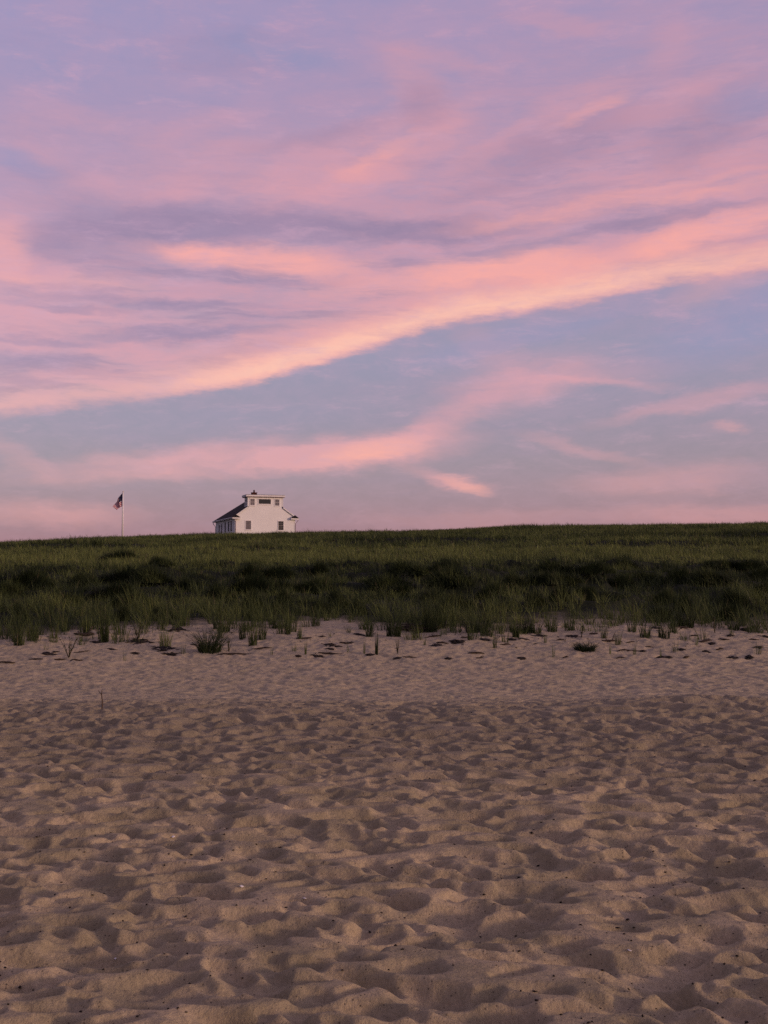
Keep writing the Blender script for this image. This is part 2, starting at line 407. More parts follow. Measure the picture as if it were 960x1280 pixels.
# distinct ones
blade_plant('bushy_grass_clump',262,815,31,30,210,.85,'round dark bushy clump of grass with wide spreading blades, alone on the left sand','grass clump',lean=(.2,1.1),width=.011,seed=1)
blade_plant('cushion_plant',731,813,12,27,260,.95,'low dark cushion-shaped plant hugging the bare sand right of centre','cushion plant',lean=(.2,1.2),width=.014,seed=2)
blade_plant('grass_tuft',130,802,44,14,90,.75,'tall narrow dark grass tuft rising beside the dark driftwood log','grass tuft',TG,seed=3)
blade_plant('grass_tuft',207,808,24,16,55,.05,'yellowish grass tuft growing out of a flat mat of dark seaweed','grass tuft',TG,seed=4)
blade_plant('grass_tuft',492,795,28,20,120,.8,'compact dark grass tuft left of the tangled driftwood heap','grass tuft',TG,seed=5)
blade_plant('grass_tuft',471,818,21,5,16,.75,'stiff upright bundle of dark blades standing alone below the dune near the middle','grass tuft',TG,lean=(.02,.15),width=.016,seed=6)
blade_plant('grass_tuft',538,790,42,20,120,.8,'tall dark grass tuft just behind the tangled driftwood heap','grass tuft',TG,seed=7)
blade_plant('grass_clump',597,791,28,34,200,.85,'wide dark grass clump at the dune edge right of the driftwood heap','grass clump',lean=(.2,1.),seed=8)
blade_plant('grass_clump',857,784,27,22,150,.85,'dense dark grass clump at the dune edge on the far right sand','grass clump',seed=9)
stem_plant('beach_plant',86,822,27,28,9,'sparse branching leafy plant on the sand in front of the driftwood log','beach plant',seed=1)
stem_plant('beach_plant',172,799,22,24,8,'loose branching plant over a long thin line of seaweed','beach plant',seed=2)
stem_plant('beach_plant',286,814,17,18,6,'small spreading plant right beside the round bushy grass clump','beach plant',seed=3,leaves=4)
stem_plant('beach_plant',893,791,20,16,5,'forked dark plant at the right end of the dune foot','beach plant',seed=4)
stem_plant('beach_plant',727,797,17,16,6,'small branching plant just behind the low cushion plant','beach plant',seed=6,leaves=4)
stem_plant('beach_plant',497,817,19,18,5,'V-shaped pair of dark stems standing below the driftwood heap','beach plant',seed=7,leaves=2)
tufts=[(68,798,20,10,30,.5),(303,798,22,10,50,.7),(316,807,30,13,60,.55),(327,799,26,14,55,.6),(352,792,16,8,25,.5),(360,793,23,9,40,.6),(375,799,19,8,25,.5),
       (462,796,21,12,50,.75),(437,791,10,10,16,.5),(555,793,12,10,18,.5),(618,809,16,7,16,.6),(662,791,24,11,50,.7),(755,798,17,9,22,.5),(772,806,19,9,20,.4),
       (810,798,14,11,16,.5),(830,798,22,16,70,.75),(843,814,13,9,16,.5),(914,793,13,8,14,.5),(230,783,22,16,50,.5),(40,800,30,16,60,.6),(150,792,24,16,50,.5),(395,782,24,14,50,.6),
       (690,789,22,14,50,.6),(790,790,20,12,40,.5),(935,789,16,12,30,.5),(565,783,24,14,50,.6),(640,790,18,10,30,.5),(25,806,26,16,60,.6),(280,790,26,16,60,.6),(712,788,24,14,50,.6)]
rt=random.Random(44)
for k_ in range(34):
    a_=rt.uniform(6,954); 
    if 385<a_<445: continue
    tufts.append((a_,rt.uniform(783,800)+(6 if a_<60 else 0),rt.uniform(14,30),rt.uniform(10,22),rt.randint(30,80),rt.uniform(.4,.8)))
for i,(a,b,h,w_,n,d) in enumerate(tufts): blade_plant('grass_tuft',a,b,h,w_,n,d,TUFT,'grass tuft',TG,seed=400+i)
thin=[(156,826,13,4),(229,817,12,8),(368,814,11,9),(382,818,15,3),(412,796,8,8),(437,815,11,9),(455,817,14,4),(692,821,15,4),(763,817,12,3),(793,818,17,5),(826,822,13,4),(948,817,17,10),(58,812,10,6),
      (340,818,10,4),(530,806,12,5),(682,803,12,4),(870,806,12,5),(100,806,12,7)]
for i,(a,b,h,w_) in enumerate(thin): blade_plant('grass_sprout',a,b,h,w_,6+i%4,.3,THIN,'grass sprout',THG,lean=(.05,.5),width=.009,seed=90+i)
# the dead twig far down the beach
p=ground_at(127.5,886,9); sc=p.y/F; mb=MB()
mb.tube([(0,0,-.05),(.004,0,.08),(-.008,0,.16),(.0,0,24*sc)],[.008,.007,.006,.003],6); mb.tube([(-.008,0,.15),(-.05,.02,.20)],[.004,.002],5)
o=mb.build('dead_twig',material('twig_bark',(.09,.065,.05),.9,.1,.2,40),None,True); o.location=p; tag(o,'thin dead twig stuck upright in open sand on the left','twig')

# low dark shrubby clumps among the grass of the dune face
def dome_mesh(seed):
    r=np.random.default_rng(seed); n=1500
    a=r.uniform(0,2*np.pi,n); q=np.sqrt(r.random(n)); lob=1+.22*np.sin(a*3+seed)+.12*np.sin(a*5+seed*2)
    bx=np.cos(a)*q*lob; by=np.sin(a)*q*lob*.75
    bump=1+.35*vnoise(bx*2.2+seed*7,by*2.2+3,seed)*2
    L=np.clip((1-q**2.2)*.85+.22,.1,1.2)*bump*r.uniform(.65,1.12,n)
    v,f,tr,c=blades(np.stack([bx,by,np.full(n,-.08)],-1),L,a+r.normal(0,.7,n),r.uniform(.1,.8,n)*(.3+.7*q),r.uniform(.02,.05,n)*1.1,pal(n,np.clip(.80+.3*r.normal(0,.4,n),.5,.97),r),3,seed)
    me=np_mesh('dune_shrub',v,[np.concatenate(f),tr],[M_GRASS]); set_color(me,c); return me
DOMES=[dome_mesh(s_) for s_ in range(1,6)]
SHR=[(143,689,50),(203,692,30),(33,715,60),(10,727,34),(143,728,48),(110,717,34),(150,710,60),(190,711,50),(227,722,34),(80,738,34),(307,720,50),(277,730,34),(310,707,34),(203,760,26),(152,758,18),(27,758,22),(160,740,50),(317,743,28),
     (340,705,50),(350,722,50),(388,723,50),(423,737,24),(353,740,24),(487,718,60),(500,728,28),(515,703,48),(548,701,46),(567,713,66),(540,735,32),(573,740,28),(610,730,38),(450,750,22),(553,760,32),(403,750,32),(397,700,24),
     (700,701,50),(738,700,46),(783,697,34),(675,714,40),(703,713,40),(773,718,34),(815,713,46),(850,712,46),(903,695,44),(930,696,40),(893,712,48),(950,708,42),(703,732,28),(730,730,28),(670,738,24),(827,737,32),(920,737,32),(853,747,28),(827,757,32),(950,727,32),(647,717,28),(907,757,40)]
def slope_at(px,py):
    d=ray(px,py); ys=np.linspace(31,170,3000); tt=ys/d.y; h=macro(tt*d.x,ys)+.30; k=np.argmax(h>=EYE+tt*d.z)
    return Vector((tt[k]*d.x,ys[k],h[k]-.30))
for i,(a,b,w_) in enumerate(SHR):
    p=slope_at(a,b+6); sc=p.y/F; hw=w_*sc*.56; hh=min(1.15,max(.62,hw*.66))*(1.0 if b>700 else .85)
    o=link(bpy.data.objects.new('dune_shrub',DOMES[i%5])); o.location=p; o.scale=(hw,hw*.8,hh); o.rotation_euler=(0,0,random.uniform(-.35,.35)+(math.pi if i%2 else 0))
    tag(o,'low rounded dark green clump of shrubby growth amid the grass of the dune slope','shrub','dark shrubby clumps on the dune slope')

# ------------------------------------------------------------------ driftwood and wrack
M_DRIFT=material('driftwood',(.055,.042,.034),.9,.1,.4,14,bump=.6,bscale=50,stretch=(1,1,4))
M_WEED=material('seaweed',(.022,.017,.014),.75,.25,.4,40,bump=.5)
def stick(name,px,py,lpx,tpx,label,cat,group=None,ang=0,seed=0,mat=None,fork=False):
    p=ground_at(px,py); sc=p.y/F; L=lpx*sc; r=random.Random(seed+500); T=tpx*sc*.5
    mb=MB(); n=7; pts=[]; rad=[]
    for k in range(n):
        t=k/(n-1)-.5; x=t*L*math.cos(ang); yv=t*L*math.sin(ang)+r.uniform(-.12,.12)*L*.3
        z=float(height(p.x+x,p.y+yv))-p.z+T*.55+r.uniform(-.1,.4)*T
        pts.append((x,yv,z)); rad.append(T*(1-1.1*abs(t)**1.6*1.2)*r.uniform(.8,1.15))
    rad[0]*=.6; rad[-1]*=.5
    mb.tube(pts,rad,7)
    if fork:
        q=Vector(pts[4]); mb.tube([q,q+Vector((.1*L,.05,.10)),q+Vector((.22*L,.06,.19))],[T*.6,T*.45,T*.2],6)
        q=Vector(pts[2]); mb.tube([q,q+Vector((-.12*L,-.03,.08))],[T*.5,T*.2],6)
    o=mb.build(name,mat or M_DRIFT,None,True); o.location=p; tag(o,label,cat,group); return o
def weed(name,px,py,lpx,hpx,label,cat,group=None,seed=0):
    """flat ragged clump: many short crossing strands over a lumpy core, one mesh"""
    p=ground_at(px,py); sc=p.y/F; L=lpx*sc; Hh=hpx*sc; r=random.Random(seed+900); mb=MB()
    for i in range(int(14+lpx*1.5)):
        x=r.gauss(0,.26)*L; yv=r.gauss(0,.22)*L; a=r.uniform(-.9,.9)+(math.pi if r.random()<.5 else 0); l=r.uniform(.05,.16)+L*.1
        z0=float(height(p.x+x,p.y+yv))-p.z
        top=.55*Hh*r.uniform(.0,1.0)*max(.15,1-abs(x)/(.6*L))
        q=[(x-math.cos(a)*l/2,yv-math.sin(a)*l/2,z0+r.uniform(-.005,.012)),(x,yv,z0+top),(x+math.cos(a)*l/2,yv+math.sin(a)*l/2,z0+r.uniform(-.005,.012))]
        mb.tube(q,[.006,r.uniform(.010,.022),.005],5)
    o=mb.build(name,M_WEED,None,True); o.location=p; tag(o,label,cat,group); return o
stick('driftwood_log',105,795,26,5,'short thick dark driftwood log with a raised end lying at the left dune foot','driftwood',seed=1,fork=True)
stick('driftwood_stick',8,829,22,3,'dark driftwood stick lying at the left edge of the sand strip','driftwood',seed=2)
stick('driftwood_stick',785,814,30,2.4,'long straight thin driftwood stick on the sand right of the cushion plant','driftwood',seed=3,ang=.1)
stick('driftwood_stick',413,818,31,2.6,'long low driftwood stick lying in front of the bare gap in the grass','driftwood',seed=4,ang=-.15)
stick('driftwood_stick',293,818,42,2.4,'longest driftwood stick, lying right of the round bushy grass clump','driftwood',seed=5)
stick('driftwood_stick',327,811,26,2,'thin pale-ended stick lying between tufts left of the bare gap','driftwood',seed=6)
stick('driftwood_stick',762,802,20,2.4,'crooked driftwood stick behind the long straight one, right of the cushion plant','driftwood',seed=7,fork=True)
stick('driftwood_stick',595,817,21,2.6,'stout short driftwood stick lying below the wide dark clump','driftwood',seed=8)
stick('driftwood_stick',882,802,17,3,'curved dark driftwood stick in front of the right dune edge','driftwood',seed=9,ang=.2)
# heap of drift branches
hp=ground_at(520,789); heap=MB(); r=random.Random(5); sc=hp.y/F
for i in range(16):
    a=r.uniform(-.5,.5); l=r.uniform(.25,.8); x=r.gauss(0,.22); yv=r.gauss(0,.15)
    z=float(height(hp.x+x,hp.y+yv))-hp.z+r.uniform(.02,.13)
    heap.tube([(x-l/2*math.cos(a),yv-l/2*math.sin(a),z+r.uniform(-.06,.03)),(x,yv,z+r.uniform(0,.04)),(x+l/2*math.cos(a),yv+l/2*math.sin(a),z+r.uniform(-.06,.06))],[.012,.022,.007],6)
o=heap.build('driftwood_heap',M_DRIFT,None,True); o.location=hp; tag(o,'tangled heap of dark driftwood branches at the dune foot in the middle','driftwood heap')
SL='small dark driftwood stick lying on the sand at the dune foot'; SG='small driftwood sticks'
for i,(a,b,l,t) in enumerate([(96,826,16,2.2),(75,825,14,2.4),(103,815,22,1.6),(541,796,22,2),(553,804,16,2.6),(600,823,10,2),(707,822,8,2),(742,793,11,2.6),(776,822,13,1.6),(858,822,9,2.6),(900,812,12,2.4),
        (853,785,16,3),(380,799,20,2.4),(373,821,9,3),(512,822,18,1.8),(632,806,14,2),(583,797,16,2),(812,809,12,2),(942,800,14,2),(868,795,10,2),(700,800,12,2),(655,799,16,1.8),(430,804,12,2),(403,796,10,1.8),(243,806,12,2),(905,800,14,2),(788,803,12,1.8)]):
    stick('driftwood_stick',a,b,l,t,SL,'driftwood',SG,ang=random.uniform(-.4,.4),seed=20+i)
weed('seaweed_mat',207,810,30,3,'flat mat of dark seaweed round the base of the yellowish grass tuft','seaweed',seed=1)
weed('seaweed_clump',213,818,17,5,'dark lumpy seaweed clump below the yellowish grass tuft','seaweed',seed=2)
weed('seaweed_mat',177,802,34,2.5,'long thin line of seaweed under the loose branching plant','seaweed',seed=3)
weed('seaweed_clump',222,787,24,5,'dark seaweed heap against the grass edge left of the bushy clump','seaweed',seed=4)
weed('seaweed_clump',571,803,16,6,'ragged seaweed pile below the wide dark clump, right of the driftwood heap','seaweed',seed=5)
WL='small ragged scrap of dark dried seaweed lying on the sand below the dune'; WG='scraps of dried seaweed'
for i,(a,b,l,h) in enumerate([(168,817,9,3),(413,806,12,3.5),(423,808,5,2),(413,812,6,2.4),(435,804,10,1.6),(448,794,12,3),(497,823,7,2.4),(560,824,4,2),(652,823,7,2.4),(803,814,8,2),(826,822,9,2.6),(836,822,5,2),
        (852,813,8,2.4),(915,822,12,3),(938,822,8,4),(930,787,6,3),(913,795,4,3),(882,815,5,2),(24,806,6,3),(140,812,8,2),(395,820,14,1.6),(462,819,8,1.6),(545,807,14,2),(607,800,12,2.2),(640,799,8,2),(676,795,12,2.4),(716,796,14,2.2),(820,786,12,2),(60,818,14,1.6),(44,824,10,1.6),(120,803,10,2),(948,809,10,2),(956,796,9,2),(890,805,6,2)]):
    weed('seaweed_scrap',a,b,l,h,WL,'seaweed',WG,seed=20+i)
# litter of tiny dark bits and specks: nobody could count it
def bits(name, xy, size, flat, mat, label, cat, seed):
    r=np.random.default_rng(seed); n=len(xy)
    base=np.array([(1,0,0),(-1,0,0),(0,1,0),(0,-1,0),(0,0,1),(0,0,-1)],float)
    fc=np.array([(0,2,4),(2,1,4),(1,3,4),(3,0,4),(2,0,5),(1,2,5),(3,1,5),(0,3,5)])
    sc=size[:,None,None]*np.stack([r.uniform(.6,1.8,n),r.uniform(.5,1.1,n),np.full(n,flat)*r.uniform(.6,1.2,n)],-1)[:,None,:]
    v=base[None]*sc*r.uniform(.7,1.2,(n,6,1)); a=r.uniform(0,np.pi*2,n)[:,None]
    x=v[...,0]*np.cos(a)-v[...,1]*np.sin(a); yv=v[...,0]*np.sin(a)+v[...,1]*np.cos(a)
    P=np.stack([x+xy[:,0:1],yv+xy[:,1:2],v[...,2]+height(xy[:,0],xy[:,1])[:,None]+size[:,None]*flat*.4],-1)
    f=(np.arange(n)*6)[:,None,None]+fc[None]
    me=np_mesh(name,P.reshape(-1,3),[f.reshape(-1,3)],[mat]); o=link(bpy.data.objects.new(name,me)); tag(o,label,cat,kind='stuff'); return o
r=np.random.default_rng(3)
n=15000; yy=3.0+r.random(n)**1.25*12; xx=r.uniform(-1,1,n)*(2.2+.42*yy); keep=r.random(n)<np.clip(.5+1.8*fbm(xx*1.2,yy*1.2,66,3),.04,1)
xy=np.stack([xx,yy],-1)[keep]; bits('debris',xy,.0026+.0075*r.random(len(xy))**3.5,.6,material('debris_bits',(.018,.013,.011),.8,.2,.3,50),'tiny dark bits of seaweed and wood peppering the trampled sand','debris',4)
n=5200; yy=r.normal(27.8,1.5,n); xx=r.uniform(-1,1,n)*13; keep=r.random(n)<np.clip(.4+1.4*fbm(xx*.7,yy*1.2,67,3),.03,1)*(yy>23.5)*(yy<33)
xy=np.stack([xx,yy],-1)[keep]; bits('litter',xy,.008+.03*r.random(len(xy))**2.5,.35,M_WEED,'scattered fine wrack line litter along the dune foot','litter',5)
n=260; yy=3.0+r.random(n)**1.3*9; xx=r.uniform(-1,1,n)*(2.2+.42*yy)
bits('gravel',np.stack([xx,yy],-1),.0018+.003*r.random(n)**2,.6,material('shell_bits',(.50,.44,.38),.6,.3,.2,50),'tiny pale shell grit scattered on the trampled sand','gravel',6)
# shell fragments one can single out
M_SHELL=material('shell',(.72,.68,.64),.45,.4,.12,60)
def shell(px,py,spx,label,seed):
    p=ground_at(px,py,3.); p.z+=.002; s_=spx*p.y/F*.5; r=random.Random(seed); mb=MB(); nr_,na=4,12; vs=[(0,-s_*.9,.002)]; fs=[]
    for i in range(1,nr_+1):
        for k in range(na):
            a=-math.pi*.5+ (k/(na-1)-.5)*2.3+math.pi/2+math.pi/2; t=i/nr_; ri=s_*1.9*t*(1+.03*(-1)**k)
            vs.append((math.cos(a)*ri*.8,-s_*.9+math.sin(a)*ri, s_*.75*math.sin(math.pi*min(t,.97)*.55)*(1-.25*((k/(na-1)-.5)*2)**2)*(1-.5*t*t)+.03*s_*(-1)**k))
    for k in range(na-1): fs.append((0,1+k,2+k))
    for i in range(nr_-1):
        for k in range(na-1): a0=1+i*na+k; fs.append((a0,a0+1,a0+na+1,a0+na))
    mb.add(vs,fs); o=mb.build('shell_fragment',M_SHELL,None,True); o.location=p; o.rotation_euler=(R(r.uniform(-8,20)),R(r.uniform(-12,12)),r.uniform(0,6.28)); tag(o,label,'shell')
    sm=o.modifiers.new('thickness','SOLIDIFY'); sm.thickness=.0012
shell(216,1050,5,'white shell fragment on a ridge left of centre, farthest up the trampled sand',1)
shell(302,1110,4.5,'pale shell fragment on a bright sand slope between the two other left-hand shells',2)
shell(381,1127,4.5,'pale shell fragment lying just right of another, above the foreground hollows',3)
shell(787,1193,4.5,'white shell fragment in the dark hollow on the lower right sand',4)
shell(144,1207,3.5,'tiny white shell in the large dark hollow at lower left',5)

# ------------------------------------------------------------------ the station house
def siding(name,col):
    m=bpy.data.materials.new(name); m.use_nodes=True; t=NT(m.node_tree)
    out=t.n('ShaderNodeOutputMaterial'); p=t.n('ShaderNodeBsdfPrincipled'); t.nt.links.new(p.outputs[0],out.inputs[0])
    tc=t.n('ShaderNodeTexCoord').outputs['Object']
    br=t.n('ShaderNodeTexBrick'); 
    geo=t.n('ShaderNodeSeparateXYZ'); t.put(geo.inputs[0],tc)
    cb=t.n('ShaderNodeCombineXYZ'); t.put(cb.inputs[0],t.math('ADD',geo.outputs[0],geo.outputs[1])); t.put(cb.inputs[1],geo.outputs[2])
    t.put(br.inputs['Vector'],cb.outputs[0]); br.inputs['Scale'].default_value=1; br.inputs['Brick Width'].default_value=40; br.inputs['Row Height'].default_value=.14; br.inputs['Mortar Size'].default_value=.006
    st=t.noise(t.mapping(tc,scale=(1,1,.7)),.5,5,.6).outputs[0]
    c=t.mix(t.mapr(st,.3,.75),col,tuple(x*.92 for x in col)); c=t.mix(t.math('MULTIPLY',br.outputs['Fac'],.2),c,tuple(x*.75 for x in col))
    t.put(p.inputs['Base Color'],c); p.inputs['Roughness'].default_value=.75
    b=t.n('ShaderNodeBump'); b.inputs['Strength'].default_value=.12; b.inputs['Distance'].default_value=.003; b.invert=True
    t.put(b.inputs['Height'],br.outputs['Fac']); t.put(p.inputs['Normal'],b.outputs[0])
    return m
M_WALL=siding('white_shingle_siding',(.88,.87,.83)); M_TRIM=material('white_trim',(.80,.78,.75),.55,.4,.06,3)
M_ROOF=material('dark_roof_shingle',(.022,.018,.018),.9,.15,.35,5,bump=.6,bscale=20); M_FRAME=material('window_frame_paint',(.42,.38,.36),.6,.3,.08,5)
M_SASH=material('sash_paint',(.22,.19,.18),.6,.3,.08,5)
def glass(name,col,rough=.06):
    m=material(name,col,rough,.6,.2,2); return m
M_GL_D=glass('dark_glass',(.010,.011,.013)); M_GL_L=glass('sky_lit_glass',(.16,.14,.15),.25); M_GL_S=glass('shade_glass',(.010,.011,.018),.55); M_GL_S.node_tree.nodes['Principled BSDF'].inputs['Specular IOR Level'].default_value=.15  # sky-lit panes: reflected sky put into the pale base colour
M_BRICK=material('chimney_brick',(.075,.030,.026),.9,.1,.3,12); M_DOOR=material('door_paint',(.035,.035,.045),.6,.3,.15,4)
M_PIPE=material('downspout_metal',(.50,.38,.38),.5,.4,.08,4); M_PIPEW=material('white_downspout',(.80,.78,.77),.5,.4,.05,4)
HD=185.0; hx=(331.5-480)/F*HD
HZ=7.62; los=math.atan2(hx,HD)
hrot=-los+R(13.2)
house=empty('station_house',(hx,HD,HZ),hrot)
tag(house,'white shingled station house with dark roof and flat-topped lookout on the grassy ridge','house')
W2=5.07; LEN=16.6; EO=.45; PIT=.70; ZE=2.98       # half width, length, eave overhang, pitch, height of the eave edge
zr=lambda x: ZE+PIT*(W2+EO-abs(x))
TOPZ=6.55; TW=2.97; TD=2.5
xt=W2+EO-(TOPZ-ZE)/PIT
# walls with gable end (pentagon cut flat at the tower top)
wl=MB()
gab=[(-W2,-1.0),(W2,-1.0),(W2,zr(W2)-.10),(TW,zr(TW)-.10),(-TW,zr(TW)-.10),(-W2,zr(W2)-.10)]
wl.prism(gab,0,LEN-.0,'y')
wb=MB()
# body: front part full gable profile only near the front, box behind
body=MB(); body.prism(gab,0,.25,'y'); body.box((-W2,.25,-1.0),(W2,LEN,ZE+.05))
body.build('wall',M_WALL,house)
# roof : slab made from a thick hipped shell
ro=MB(); th=.16; xe=W2+EO; ye=LEN+EO; y0=-.12
hy=ye-(xe-xt)      # where the hips start on the flat top
y1_=TD-.3
top=[(-xe,y1_,ZE),(-xt,y1_,TOPZ),(xt,y1_,TOPZ),(xe,y1_,ZE),(-xe,ye,ZE),(xe,ye,ZE),(-xt,hy,TOPZ),(xt,hy,TOPZ)]
bot=[(a,b,c-th) for a,b,c in top]
fs=[(0,1,6,4),(1,2,7,6),(2,3,5,7),(6,7,5,4)]
ro.add(top+bot, fs+[tuple(reversed([i+8 for i in f])) for f in fs]+[(0,8,9,1),(1,9,10,2),(2,10,11,3),(3,11,13,5),(5,13,12,4),(4,12,8,0)])
for sg in (-1,1):
    ro.prism([(sg*xe,ZE),(sg*(TW-.1),zr(TW-.1)),(sg*(TW-.1),zr(TW-.1)-th),(sg*xe,ZE-th)],y0,y1_-.003,'y')
roof=ro.build('roof',M_ROOF,house)
fa=MB()
for sg in (-1,1):   # rake boards and eave fascias
    fa.prism([(sg*(xe+.01),ZE-.02),(sg*(TW+.02),zr(TW)-.02),(sg*(TW+.02),zr(TW)-.24),(sg*(xe+.01),ZE-.24)],y0-.06,y0-.003,'y')
    fa.box((min(sg*xe,sg*(xe+.035)),y0,ZE-.21),(max(sg*xe,sg*(xe+.035)),ye+.03,ZE-.02))
fa.box((-xe,ye,ZE-.21),(xe,ye+.03,ZE-.02))
fa.build('fascia',M_TRIM,house)
so=MB(); 
for sg in (-1,1): so.box((min(sg*(W2+.003),sg*xe),.0,ZE-.24),(max(sg*(W2+.003),sg*xe),ye,ZE-.19))
so.build('soffit',M_TRIM,house)
fz=MB()
for sg in (-1,1): fz.box((min(sg*(W2+.003),sg*(W2+.03)),.14,ZE-.55),(max(sg*(W2+.003),sg*(W2+.03)),LEN-.14,ZE-.243))
fz.build('frieze_board',M_TRIM,house)
for sx in (-1,1):
    for y_,dy in ((0,1),(LEN,-1)):
        cb=MB(); x=sx*W2; cb.box((min(x-sx*.13,x+sx*.03),min(y_-dy*.03,y_+dy*.13),-1),(max(x-sx*.13,x+sx*.03),max(y_-dy*.03,y_+dy*.13),ZE-.245)); cb.build('corner_board',M_TRIM,house)
# eave returns at the front corners
for sg in (-1,1):
    er=MB(); a=sg*(W2-.78); b=sg*(xe+.06); lo,hi=min(a,b),max(a,b)
    er.box((lo,-.50,ZE-.30),(hi,-.185,ZE-.06)); er.box((lo,-.185,ZE-.30),(sg*W2+.0 if sg<0 and False else hi,-.18,ZE-.28))
    er.box((lo,-.185,ZE-.28),(hi,-.002,ZE-.25))
    ret=er.build('eave_return',M_TRIM,house)
    rr=MB(); mx_=sg*(W2+.03)-sg*.08
    rr.add([(lo-.04,-.56,ZE-.055),(hi+.04,-.56,ZE-.055),(hi+.04,-.19,ZE-.055),(lo-.04,-.19,ZE-.055),(mx_,-.19,ZE+.46)],[(0,1,4),(1,2,4),(3,0,4),(2,3,4),(0,3,2,1)])
    rr.build('return_roof',M_ROOF,ret)
# lookout
tw=MB(); TB=zr(TW)-.45; TT=6.42
tw.box((-TW,-.004,TB),(TW,TD,TT)); look=tw.build('lookout',M_WALL,house)
for sx in (-1,1):
    tc_=MB(); x=sx*TW; tc_.box((min(x-sx*.14,x+sx*.03),-.035,TB+.35),(max(x-sx*.14,x+sx*.03),.10,TT)); tc_.build('corner_board',M_TRIM,look)
sl=MB(); sl.box((-TW-.36,-.38,TT+.002),(TW+.30,TD+.45,TT+.25)); sl.build('cornice',M_TRIM,look)
cr=MB(); cr.box((-TW-.33,-.35,TT+.252),(TW+.27,TD+.42,TT+.31)); cr.build('lookout_roof',M_ROOF,look)
und=MB(); und.box((-TW-.30,-.32,TT-.10),(TW+.24,TD+.39,TT-.002)); und.build('soffit',material('soffit_painted_shade',(.33,.25,.25),.8,.2,.1,4),look)  # darker colour stands in for shade under the lookout cornice
# chimney
ch=MB(); ch.box((-1.25,4.4,5.6),(-.45,5.2,7.28)); ch.box((-1.32,4.33,7.28),(-.38,5.27,7.42)); chim=ch.build('chimney',M_BRICK,roof)
pt=MB(); pt.tube([(-.85,4.8,7.42),(-.85,4.8,7.80)],[.15,.12],10); pt.tube([(-.85,4.8,7.80),(-.85,4.8,7.86)],[.19,.05],10); pt.build('chimney_pot',M_BRICK,chim,True)
# windows
def window(parent,cx,cz,w_,h_,face='front',cols=3,rows_=4,gl=None,fr=None,casing=None,yside=0,name='window'):
    gl=gl or M_GL_D; fr=fr or M_FRAME; casing=casing or M_TRIM
    def T(a,b,d):    # a along the wall, b up, d outwards
        return (a,-d-.004,b) if face=='front' else (-xw-d, a, b)
    xw=yside
    def bx(m,a0,b0,d0,a1,b1,d1):
        p,q=T(a0,b0,d0),T(a1,b1,d1); m.box(tuple(map(min,p,q)),tuple(map(max,p,q)))
    c=MB(); k=.10
    bx(c,cx-w_/2-k,cz-h_/2-k,.002,cx-w_/2,cz+h_/2+k,.05); bx(c,cx+w_/2,cz-h_/2-k,.002,cx+w_/2+k,cz+h_/2+k,.05)
    bx(c,cx-w_/2,cz+h_/2,.002,cx+w_/2,cz+h_/2+k,.05); bx(c,cx-w_/2,cz-h_/2-k,.002,cx+w_/2,cz-h_/2,.05)
    bx(c,cx-w_/2-k-.04,cz-h_/2-k-.05,.002,cx+w_/2+k+.04,cz-h_/2-k-.002,.09)
    win=c.build(name,casing,parent)
    s_=MB(); e=.035
    for i in range(cols+1):
        x=cx-w_/2+w_*i/cols; tt=.045 if i in (0,cols) else .018
        bx(s_,max(x-tt,cx-w_/2),cz-h_/2,.008,min(x+tt,cx+w_/2),cz+h_/2,.034)
    for j in range(rows_+1):
        z=cz-h_/2+h_*j/rows_; tt=.045 if j in (0,rows_) or 2*j==rows_ else .018
        bx(s_,cx-w_/2,max(z-tt,cz-h_/2),.010,cx+w_/2,min(z+tt,cz+h_/2),.037)
    s_.build('frame',fr,win)
    g_=MB(); bx(g_,cx-w_/2+.004,cz-h_/2+.004,.003,cx+w_/2-.004,cz+h_/2-.004,.014); g_.build('pane',gl,win)
    return win
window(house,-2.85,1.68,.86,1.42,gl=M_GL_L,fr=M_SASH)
window(house,2.64,1.66,.88,1.48,gl=M_GL_D,fr=M_SASH,cols=3,rows_=4)
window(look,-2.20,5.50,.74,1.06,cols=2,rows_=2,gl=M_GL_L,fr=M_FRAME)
window(look,-.12,5.62,2.05,.80,cols=1,rows_=1,gl=M_GL_D,fr=M_SASH)
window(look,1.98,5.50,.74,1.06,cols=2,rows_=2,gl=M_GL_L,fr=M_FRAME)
window(look,.7,5.50,.62,1.06,'side',2,2,M_GL_S,M_TRIM,yside=TW); window(look,1.75,5.50,.62,1.06,'side',2,2,M_GL_S,M_TRIM,yside=TW)
for yy_ in (2.9,5.1,8.0): window(house,yy_,1.60,1.0,1.7,'side',2,2,M_GL_S,material('side_sash_paint',(.05,.05,.06),.7,.1,.1,5),yside=W2)
for yy_ in (11.1,13.3):
    d=MB(); d.box((-W2-.04,yy_-.5,.0),(-W2-.003,yy_+.5,2.25)); dd=d.build('door',M_DOOR,house)
    c=MB()
    for q in (-.62,.5): c.box((-W2-.06,yy_+q,0),(-W2-.004,yy_+q+.12,2.37))
    c.box((-W2-.06,yy_-.5,2.25),(-W2-.004,yy_+.5,2.37)); c.build('door_frame',M_TRIM,dd)
    k=MB(); k.tube([(-W2-.04,yy_+.38,1.05),(-W2-.10,yy_+.38,1.05)],[.02,.035],8); k.build('handle',M_FRAME,dd)
window(house,-8,1.6,.86,1.42,'side',2,4,M_GL_D,M_SASH,yside=W2) if False else None
# far side and back get windows as well
for yy_ in (3.0,6.0,9.0,12.0):
    wdw=MB(); wdw.box((W2+.003,yy_-.53,.75),(W2+.05,yy_+.53,2.45)); w0=wdw.build('window',M_TRIM,house)
    pn=MB(); pn.box((W2+.051,yy_-.43,.86),(W2+.056,yy_+.43,2.35)); pn.build('pane',M_GL_D,w0)
